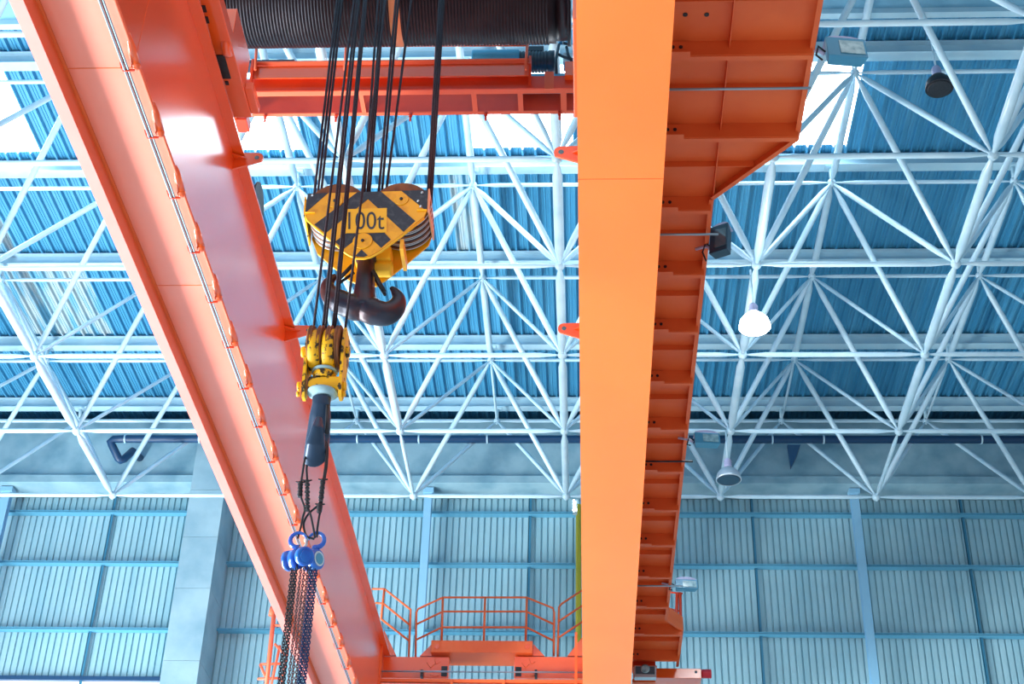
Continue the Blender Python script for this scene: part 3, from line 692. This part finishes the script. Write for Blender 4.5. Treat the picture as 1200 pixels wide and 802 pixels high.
# sheaves
for (ax_, az_) in ((310, 275), (845, 268)):
    q = bp(ax_, az_)
    for k in range(4):
        y0 = YM-.19+k*.1; mb = MB()
        mb._lathe(Vector((q.x, y0, q.z)), Vector((0, 1, 0)), [(0, .325), (.012, .335), (.028, .30), (.052, .30), (.068, .335), (.08, .325)], 40)
        o = mb.build('sheave', M['rust'], hb_)
        mb = MB(); pts = [Vector((q.x+.312*math.cos(t_), y0+.04, q.z+.312*math.sin(t_))) for t_ in [(-PI+PI*i/24) for i in range(25)]]
        mb.tube(pts, .02, 8); mb.build('wound_rope', M['rope'], o)
        mb = MB()
        for yy in (.004, .076):
            pts = [Vector((q.x+.332*math.cos(t_), y0+yy, q.z+.332*math.sin(t_))) for t_ in [(-PI+PI*i/24) for i in range(25)]]
            mb.tube(pts, .006, 6)
        mb.build('worn_rim', M['silver'], o)
    mb = MB(); mb._lathe(Vector((q.x, YM-.21, q.z)), Vector((0, 1, 0)), [(0, .05), (.44, .05)], 16); mb.build('axle', M['black'], hb_)
p = bp(850, 590); mb = MB(); mb.box((p.x-.02, YFp+.03, p.z-.07), (p.x+.02, YM+.2, p.z+.06)); mb.build('spacer_bar', M['yellow'], hb_)
# cross head (pale yellow nut) and hook
q = P(436, 306, Y=YM)
mb = MB(); mb._lathe(Vector((q.x-.1, YM+.12, q.z-.02)), Vector((1, 0, 0)), [(0, .07), (.02, .1), (.3, .1), (.32, .07)], 8); mb.box((q.x-.2, YM+.0, q.z+.03), (q.x+.2, YM+.22, q.z+.2)); mb.build('crosshead', M['yellow_l'], hb_, bevel=.012)
def H(px, py): return P(px, py, Y=YM)
mb = MB()
mb.tube([H(429, 298), H(429, 306), H(429, 308), H(428, 330), H(427, 345), H(427, 362)], [.11, .115, .095, .105, .12, .15], 20)
k = 17/1770
def horn(pts):
    V = [Vector((a, b, r)) for a, b, r in pts]; out = []
    for i in range(len(V)-1):
        p0, p1, p2, p3 = V[max(i-1, 0)], V[i], V[i+1], V[min(i+2, len(V)-1)]
        for j in range(6):
            t_ = j/6; out.append(.5*((2*p1)+(p2-p0)*t_+(2*p0-5*p1+4*p2-p3)*t_*t_+(3*p1-p0-3*p2+p3)*t_**3))
    out.append(V[-1])
    mb.tube([H(v.x, v.y) for v in out], [v.z*.0096 for v in out], 24, flat=(1, .9))
horn([(427, 350, 10), (432, 362, 16), (443, 367, 15), (455, 367, 14), (464, 360, 11.5), (467, 350, 8), (463, 342, 5), (458, 337, 2.5)])
horn([(427, 350, 10), (420, 360, 16), (408, 358, 14.5), (397, 353, 14), (387, 345, 11), (384, 335, 8), (388, 328, 5.5), (394, 323, 3)])
hk = mb.build('hook', M['hook'], hb_)
rm = hk.modifiers.new('remesh', 'REMESH'); rm.mode = 'VOXEL'; rm.voxel_size = .009; rm.use_smooth_shade = True
sm_ = hk.modifiers.new('smooth', 'SMOOTH'); sm_.iterations = 6
for a, b in (((414, 316), (396, 331)), ((438, 322), (451, 344))):
    mb = MB(); mb.tube([H(*a)+Vector((0, -.08, 0)), H(*b)+Vector((0, -.03, 0))], .022, 8); mb.tube([H(*a)+Vector((.0, .06, 0)), H(*b)+Vector((0, .03, 0))], .018, 8); mb.build('safety_latch', M['black'], hk)

# ------------------------------------------------------------------ auxiliary hook block
pa = P(381, 440, Y=YX)
ax = thing('hook_block', 'small worn yellow hook block with edge-on blue-grey hook beside the left girder', 'hook block', (pa.x, YX, pa.z-.5))
sc = 16.2/1770*.98
def U(px, py, dy=0): return P(px, py, Y=YX+dy)
# covers (curved housings), axis along X
top, bot = U(381, 390).z, U(381, 436).z; rr = (top-bot)/2*1.02; zc2 = (top+bot)/2
x0, x1 = U(363, 415).x, U(396, 415).x
n = 3; w = (x1-x0)/2
for k in range(2):
    mb = MB(); a = x0+k*w; mb._lathe(Vector((a, YX, zc2)), Vector((1, 0, 0)), [(.0, rr*.8), (.02, rr*.97), (w-.025, rr*.97), (w-.012, rr*.8)], 32)
    mb.build('sheave_cover', M['ywear'], ax)
for px in (368, 378.5, 389, 399):
    x = U(px, 395).x; mb = MB(); mb._lathe(Vector((x-.025, YX, zc2+.04)), Vector((1, 0, 0)), [(0, rr*.95), (.012, rr*1.0), (.02, rr*.94), (.032, rr*.94), (.04, rr*1.0), (.05, rr*.95)], 32); mb.build('sheave', M['rust'], ax)
for px, s in ((358.5, 1), (401, -1)):
    x = U(px, 430).x; mb = MB(); zt, zb = U(381, 392).z, U(381, 468).z
    mb.prism([(x, YX-.12, zt), (x, YX+.12, zt), (x, YX+.16, zc2), (x, YX+.1, zb+.08), (x, YX+.04, zb), (x, YX-.04, zb), (x, YX-.1, zb+.08), (x, YX-.16, zc2)], (.03, 0, 0)); o = mb.build('side_plate', M['ywear'], ax)
    for zz, rad in ((zc2, .06), (U(381, 453).z, .05), (U(381, 462).z, .03)):
        mb = MB(); c = x-.03 if s > 0 else x+.03; mb._lathe(Vector((c, YX, zz)), Vector((s*-1 if s > 0 else 1, 0, 0)), [(0, rad), (.03, rad*.9)], 12); mb.build('axle_nut', M['ywear'], o)
zz = U(381, 453).z; xa_, xb_ = U(361, 453).x+.01, U(401, 453).x
mb = MB(); mb.box((xa_, YX-.09, zz-.065), (xb_, YX+.09, zz+.065)); mb.build('crosshead', M['ywear'], ax, bevel=.015)
xc = U(379, 450).x
mb = MB(); mb._lathe(Vector((xc, YX, zz+.065)), Vector((0, 0, 1)), [(0, .11), (.07, .115), (.1, .09)], 20); mb.build('hook_nut', M['ywear'], ax)
mb = MB(); mb._lathe(Vector((xc, YX, U(381, 436).z-.02)), Vector((0, 0, 1)), [(0, .12), (.02, .13), (.03, .12)], 24); mb.build('thrust_disc', M['conc'], ax); mb = MB(); mb._lathe(Vector((xc, YX, zz-.12)), Vector((0, 0, 1)), [(0, .09), (.03, .15), (.05, .15)], 24); mb.build('thrust_disc', M['conc'], ax)
# hook in a plane nearly along the view, tapering band
mb = MB()
hz = [U(379, y).z for y in (466, 474, 484, 500, 515, 528)]
mb.tube([(xc, YX, hz[0]), (xc, YX, hz[1]), (xc-.01, YX+.06, hz[2]), (xc-.03, YX+.17, hz[3]-.03), (xc-.03, YX+.15, hz[4]-.05), (xc-.01, YX+.03, hz[5]-.07), (xc+.01, YX-.11, hz[5]+.02), (xc+.03, YX-.18, hz[4]+.02), (xc+.03, YX-.17, hz[4]+.14)], [.085, .08, .095, .105, .105, .1, .085, .06, .03], 18, flat=(1.12, .9))
h2 = mb.build('hook', M['hook_b'], ax); r2 = h2.modifiers.new('remesh', 'REMESH'); r2.mode = 'VOXEL'; r2.voxel_size = .01; r2.use_smooth_shade = True
mb = MB(); mb.tube([U(384, 475, -.08), U(383, 508, -.14)], .018, 8); mb.build('safety_latch', M['black'], h2)

# ------------------------------------------------------------------ slings and chain hoists
def sling(pts, lab, wraps=()):
    path = []
    P3 = [P(a, b, Y=YX+d) for a, b, d in pts]
    for i in range(len(P3)-1):                       # Catmull-Rom
        p0, p1, p2, p3 = P3[max(i-1, 0)], P3[i], P3[i+1], P3[min(i+2, len(P3)-1)]
        for s_ in range(6):
            t_ = s_/6; path.append(.5*((2*p1)+(p2-p0)*t_+(2*p0-5*p1+4*p2-p3)*t_*t_+(3*p1-p0-3*p2+p3)*t_**3))
    path.append(P3[-1])
    t = thing('wire_sling', lab, 'sling', tuple(P3[-1]), 'black wire slings on the small hook')
    MB().tube(path, .0105, 8).build('sling_rope', M['black'], t)
    for (a, b, c, d) in wraps:
        mb = MB(); p, q_ = P(a, b, Y=YX-.02), P(c, d, Y=YX-.02); n_ = 9
        for i in range(n_): z_ = p.lerp(q_, i/(n_-1)); mb.tube([z_+Vector((0, 0, .008)), z_-Vector((0, 0, .008))], .022+.004*(i % 2), 8)
        for s_ in (-1, 1): mb.tube([p, p+Vector((s_*.045, 0, .01))], .008, 6)
        mb.build('wire_splice', M['black'], t)
sling([(372, 520, 0), (362, 524, -.02), (357, 540, -.03), (353, 566, 0), (352, 580, 0), (357, 596, 0), (355, 606, .02), (352, 620, .02), (349, 631, 0)], 'black wire sling farthest left below the small hook', [(352, 566, 351.5, 582)])
sling([(374, 518, .05), (363, 523, .03), (359.5, 545, .04), (360, 566, .02), (360, 592, .0), (364, 604, -.02), (367, 618, -.02), (369, 631, 0)], 'black wire sling second from left with a long taped splice', [(360, 564, 360.5, 598)])
sling([(376, 516, -.03), (381, 520, -.03), (382, 540, -.02), (378.5, 566, 0), (378, 580, 0), (373, 592, .03), (362, 602, .04), (356, 614, .04), (359, 628, .02), (368, 632, .0)], 'black wire sling crossing from the right side of the small hook to the left', [(378.5, 563, 376, 586)])
sling([(377, 516, .05), (383.5, 521, .05), (383, 545, .04), (379.5, 568, .04), (377, 590, .03), (374, 606, .0), (372, 620, 0), (371.5, 630, 0)], 'black wire sling farthest right below the small hook', [(375, 592, 374, 600)])
def chain(p, z1, r, m, name, parent, lean=0, ph=0):
    mb = MB(); z = p.z; k_ = ph; pitch = .0275
    while z > z1:
        c = Vector((p.x+lean*(p.z-z), p.y, z)); path = []
        for i in range(10):
            a = 2*PI*i/10; u = math.cos(a)*.0105; v = math.sin(a)*.0195
            path.append(c+(Vector((u, 0, v)) if k_ % 2 else Vector((0, u, v))))
        mb.tube(path, r, 6, close=True); z -= pitch; k_ += 1
    return mb.build(name, m, parent)
def hoist(px0, px1, py, rad, lab, cap, hookpx, chains, Y, col='blue'):
    a = P(px0, py, Y=Y); b = P(px1, py, Y=Y); c = (a+b)/2
    t = thing('chain_hoist', lab, 'hoist', tuple(c-Vector((0, 0, rad))), 'blue chain hoists below the slings')
    L = b.x-a.x; axd = Vector((1, -.55, -.05)).normalized()
    st = a+Vector((0, .06, 0))
    mb = MB(); mb._lathe(st, axd, [(0, rad*.8), (.012, rad), (L*.36, rad), (L*.38, rad*.6), (L*.60, rad*.6), (L*.62, rad), (L*1.0, rad), (L*1.0+.012, rad*.85)], 28); body = mb.build('hoist_body', M[col], t)
    mb = MB(); e_ = st+axd*(L+.013); mb._lathe(e_, axd, [(0, rad*.72), (.006, rad*.7)], 24); mb.cur = 1; mb._lathe(e_+axd*.006, axd, [(0, rad*.55), (.004, rad*.5)], 24); mb.build('face_badge', [M['silver'] if cap else M['blue'], M['cyan'] if cap else M['blue']], body)
    # suspension hook
    hp = P(hookpx, 631, Y=Y); mb = MB(); s_ = -1 if hookpx < 360 else 1; pts = []; rs = []
    for i in range(13):
        an = math.radians(-100+i*23); pts.append(hp+Vector((s_*.075*math.cos(an), 0, .0+.075*math.sin(an)-.02))); rs.append(.026-.0012*i)
    mb.tube([c+Vector((0, 0, rad*.7)), pts[0]]+pts, [.02, .024]+rs, 12); mb.build('suspension_hook', M['blue'], t)
    for n_, (cpx, dy, m, ph) in enumerate(chains):
        q_ = P(cpx, 664, Y=Y+dy); chain(q_, q_.z-1.9-.1*(n_ % 2), .005, M[m], 'load_chain' if n_ % 2 == 0 else 'hand_chain', t, ph=n_)
hoist(334.5, 352, 655, .095, 'dark-grooved blue chain hoist on the left under the slings', False, 350, [(342.5, 0, 'chain_k', 0), (345.5, .05, 'chain_k', 0), (348, -.03, 'chain_k', 0), (353.0, .03, 'chain_s', 0), (357, 0, 'chain_s', 0)], YX)
hoist(357, 375, 655, .098, 'blue chain hoist on the right with round silver badge', True, 371, [(361, .03, 'chain_s', 0), (364, -.02, 'chain_b', 0), (366.5, .04, 'chain_b', 0), (369.5, 0, 'chain_b', 0), (371.5, .05, 'chain_b', 0)], YX+.02)
a = P(354.5, 653, Y=YX-.12); 
t = thing('chain_hoist', 'middle blue chain hoist with plain round blue cover facing front', 'hoist', (a.x, a.y, a.z-.1), 'blue chain hoists below the slings')
mb = MB(); axd = Vector((.55, -.8, -.25)).normalized(); mb._lathe(a-axd*.0, axd, [(0, .07), (.02, .088), (.07, .088), (.08, .075)], 28); bd = mb.build('hoist_body', M['blue'], t)
mb = MB(); mb._lathe(a+axd*.081, axd, [(0, .058), (.006, .052)], 24); mb.build('front_cover', M['blue'], bd)
mb = MB(); mb.tube([a+Vector((0, 0, .08)), a+Vector((.01, .06, .16)), P(360, 632, Y=YX)], .014, 8); mb.build('suspension_hook', M['silver'], t)

# ------------------------------------------------------------------ floodlights on the walkway
def flood(px, py, z, w, h, rz, lab, scale_=1, cov=True, dark=False, tilt=.5):
    p = P(px, py, Z=z); t = thing('floodlight', lab, 'floodlight', tuple(p), 'floodlights along the walkway edge')
    R_ = Matrix.Rotation(rz, 3, 'Z') @ Matrix.Rotation(tilt, 3, 'X')
    def tf(mb):
        mb.v = [tuple(p+R_ @ Vector(v)) for v in mb.v]; return mb
    W, Hh, D = w/2, h/2, .17
    mb = MB(); mb.hexa([(-W, -D/2, -Hh), (W, -D/2, -Hh), (W*.85, D/2, -Hh*.8), (-W*.85, D/2, -Hh*.8)], [(-W, -D/2, Hh), (W, -D/2, Hh), (W*.85, D/2, Hh*.8), (-W*.85, D/2, Hh*.8)])
    tf(mb).build('housing', M['motor' if dark else 'cyan'], t, bevel=.012)
    mb = MB(); mb.box((-W*.35, -D/2-.012, -Hh*.72), (W*.86, -D/2-.001, Hh*.6)); tf(mb).build('lens', M['dlens' if dark else 'lens'], t)
    if cov:
        mb = MB(); pts = []
        for i in range(9):
            an = PI*i/8; pts.append((W*.95*math.cos(an), -D*.3, Hh+.005+.07*math.sin(an)))
        mb.prism(pts, (0, D*.9, 0)); tf(mb).build('top_cover', M['lilac'], t)
    mb = MB(); mb.tube([(-W-.01, 0, -Hh*.3), (-W-.07, 0, .0), (-W-.12, 0, .02), (-W-.25, .02, .05)], .022, 8); tf(mb).build('mounting_arm', M['lilac'], t)
    mb = MB(); mb.tube([(-W-.0, -.02, -Hh*.2), (-W-.08, -.04, .03), (-W-.12, -.03, -.12), (-W-.06, -.03, -Hh*1.2)], .012, 6); tf(mb).build('supply_cable', M['black'], t)
    return t
flood(990, 62, WZ+.02, .46, .34, .12, 'large cyan floodlight at the wide top end of the walkway', tilt=-.15)
flood(845, 284, WZ+.0, .26, .52, -.5, 'dark edge-on floodlight on the walkway corner below the chamfer', dark=True, tilt=-.2)
flood(828, 517, WZ+.0, .42, .22, .1, 'small cyan floodlight halfway down the walkway near the unlit dome lamp', tilt=-.15)
flood(804, 687, WZ+.05, .44, .2, .1, 'blue floodlight at the far end of the walkway against the back wall', tilt=-.1)
p = P(756, 789, Y=YQ-.75)
t = thing('floodlight', 'square glass-fronted floodlight under the far end of the right girder', 'floodlight', tuple(p), 'floodlights along the walkway edge')
mb = MB(); mb.box((p.x-.23, p.y-.08, p.z-.13), (p.x+.23, p.y+.1, p.z+.13)); mb.build('housing', M['silver'], t, bevel=.01)
mb = MB(); mb.box((p.x-.2, p.y-.09, p.z-.06), (p.x+.2, p.y-.081, p.z+.11)); mb.build('lens', M['dlens'], t)
mb = MB(); mb._lathe(Vector((p.x, p.y-.1, p.z+.06)), Vector((0, 1, 0)), [(0, .07), (.009, .1)], 24); mb.build('reflector', M['lens'], t)
mb = MB(); mb.box((p.x-.25, p.y-.02, p.z+.13), (p.x+.25, p.y+.4, p.z+.16)); mb.build('mounting_arm', M['orange_m'], t)

# ------------------------------------------------------------------ dome lamps
def dome(px, py, Y, lab, lit, ztop, rad=.28):
    p = P(px, py, Y=Y); t = thing('dome_lamp', lab, 'lamp', tuple(p), 'high-bay dome lamps under the roof')
    mb = MB(); mb._lathe(p, Vector((0, 0, 1)), [(0, rad), (.03, rad*1.0), (.14, rad*.9), (.24, rad*.62), (.28, rad*.36), (.30, rad*.3)], 28)
    mb.build('lamp_shade', M['lampon'] if lit else M['silver'] if 'unlit' in lab and 'black' not in lab else M['black'], t)
    mb = MB(); mb._lathe(p-Vector((0, 0, .012)), Vector((0, 0, 1)), [(0, rad*.8), (.0115, rad*.93)], 28); mb.build('lamp_glass', M['lampon'] if lit else M['motor'] if 'black' not in lab else M['black'], t)
    mb = MB(); mb._lathe(p+Vector((0, 0, .30)), Vector((0, 0, 1)), [(0, .075), (.05, .085), (.06, .07), (.1, .085), (.11, .07), (.15, .085), (.2, .06), (.22, .03)], 18); mb.build('ballast_housing', M['lilac'], t)
    mb = MB(); mb.tube([p+Vector((0, 0, .5)), Vector((p.x, p.y, ztop))], .018, 8); mb.build('hanging_rod', M['white'], t)
xb_ = Bp(1, 3)
dome(884.5, 384, 22.6, 'lit white dome lamp glowing under the space frame right of the walkway', True, ZB-.02)
dome(854, 563, 28.5, 'unlit pale dome lamp with dark glass below the lit one', False, ZB-.02, .27)
dome(1101, 104, 20.6-.9, 'unlit black dome lamp high under the roof at the upper right', False, ZT, .24)

# ------------------------------------------------------------------ floor of the hall
mb = MB(); mb.box((-10.3, -30, -.1), (20, 34.3, 0)); struct(mb.build('floor', M['floor']))
mb = MB(); mb.box((-20, -30, -.1), (-10.32, 34.3, 0)); struct(mb.build('floor', M['floor_d']))
# ------------------------------------------------------------------ light
w = bpy.data.worlds.new('world'); S.world = w; w.use_nodes = True; nt = w.node_tree
bg = nt.nodes['Background']
tc = nt.nodes.new('ShaderNodeTexCoord'); sp = nt.nodes.new('ShaderNodeSeparateXYZ'); rp = nt.nodes.new('ShaderNodeValToRGB')
nt.links.new(tc.outputs['Generated'], sp.inputs[0]); nt.links.new(sp.outputs['Z'], rp.inputs[0]); nt.links.new(rp.outputs[0], bg.inputs[0])
rp.color_ramp.elements[0].color = (.22, .26, .30, 1); rp.color_ramp.elements[0].position = 0
rp.color_ramp.elements[1].color = (.95, 1.0, 1.05, 1); rp.color_ramp.elements[1].position = .8
bg.inputs[1].default_value = WORLD
def area(name, loc, rot, sx_, sy_, power, color=(.94, .98, 1)):
    l = bpy.data.lights.new(name, 'AREA'); l.shape = 'RECTANGLE'; l.size = sx_; l.size_y = sy_; l.energy = power; l.color = color
    o = bpy.data.objects.new(name, l); COL.objects.link(o); o.location = loc; o.rotation_euler = rot; return o
# unseen low door opening on the left, inferred from light under the girder
area('side_door_daylight', (-19, 19, 2.3), (0, math.radians(-112), 0), 4.2, 30, LEFT)
p = P(884.5, 384, Y=22.6)
l = bpy.data.lights.new('dome_lamp_light', 'POINT'); l.energy = 250; l.shadow_soft_size = .25; l.color = (.95, .98, 1); o = bpy.data.objects.new('dome_lamp_light', l); COL.objects.link(o); o.location = p-Vector((0, 0, .35))
S.view_settings.view_transform = 'Standard'; S.view_settings.look = 'None'; S.view_settings.gamma = 1; S.view_settings.exposure = EXPO
S.view_settings.use_curve_mapping = False
S.cycles.use_denoising = True; S.cycles.max_bounces = 6; S.cycles.sample_clamp_indirect = 6
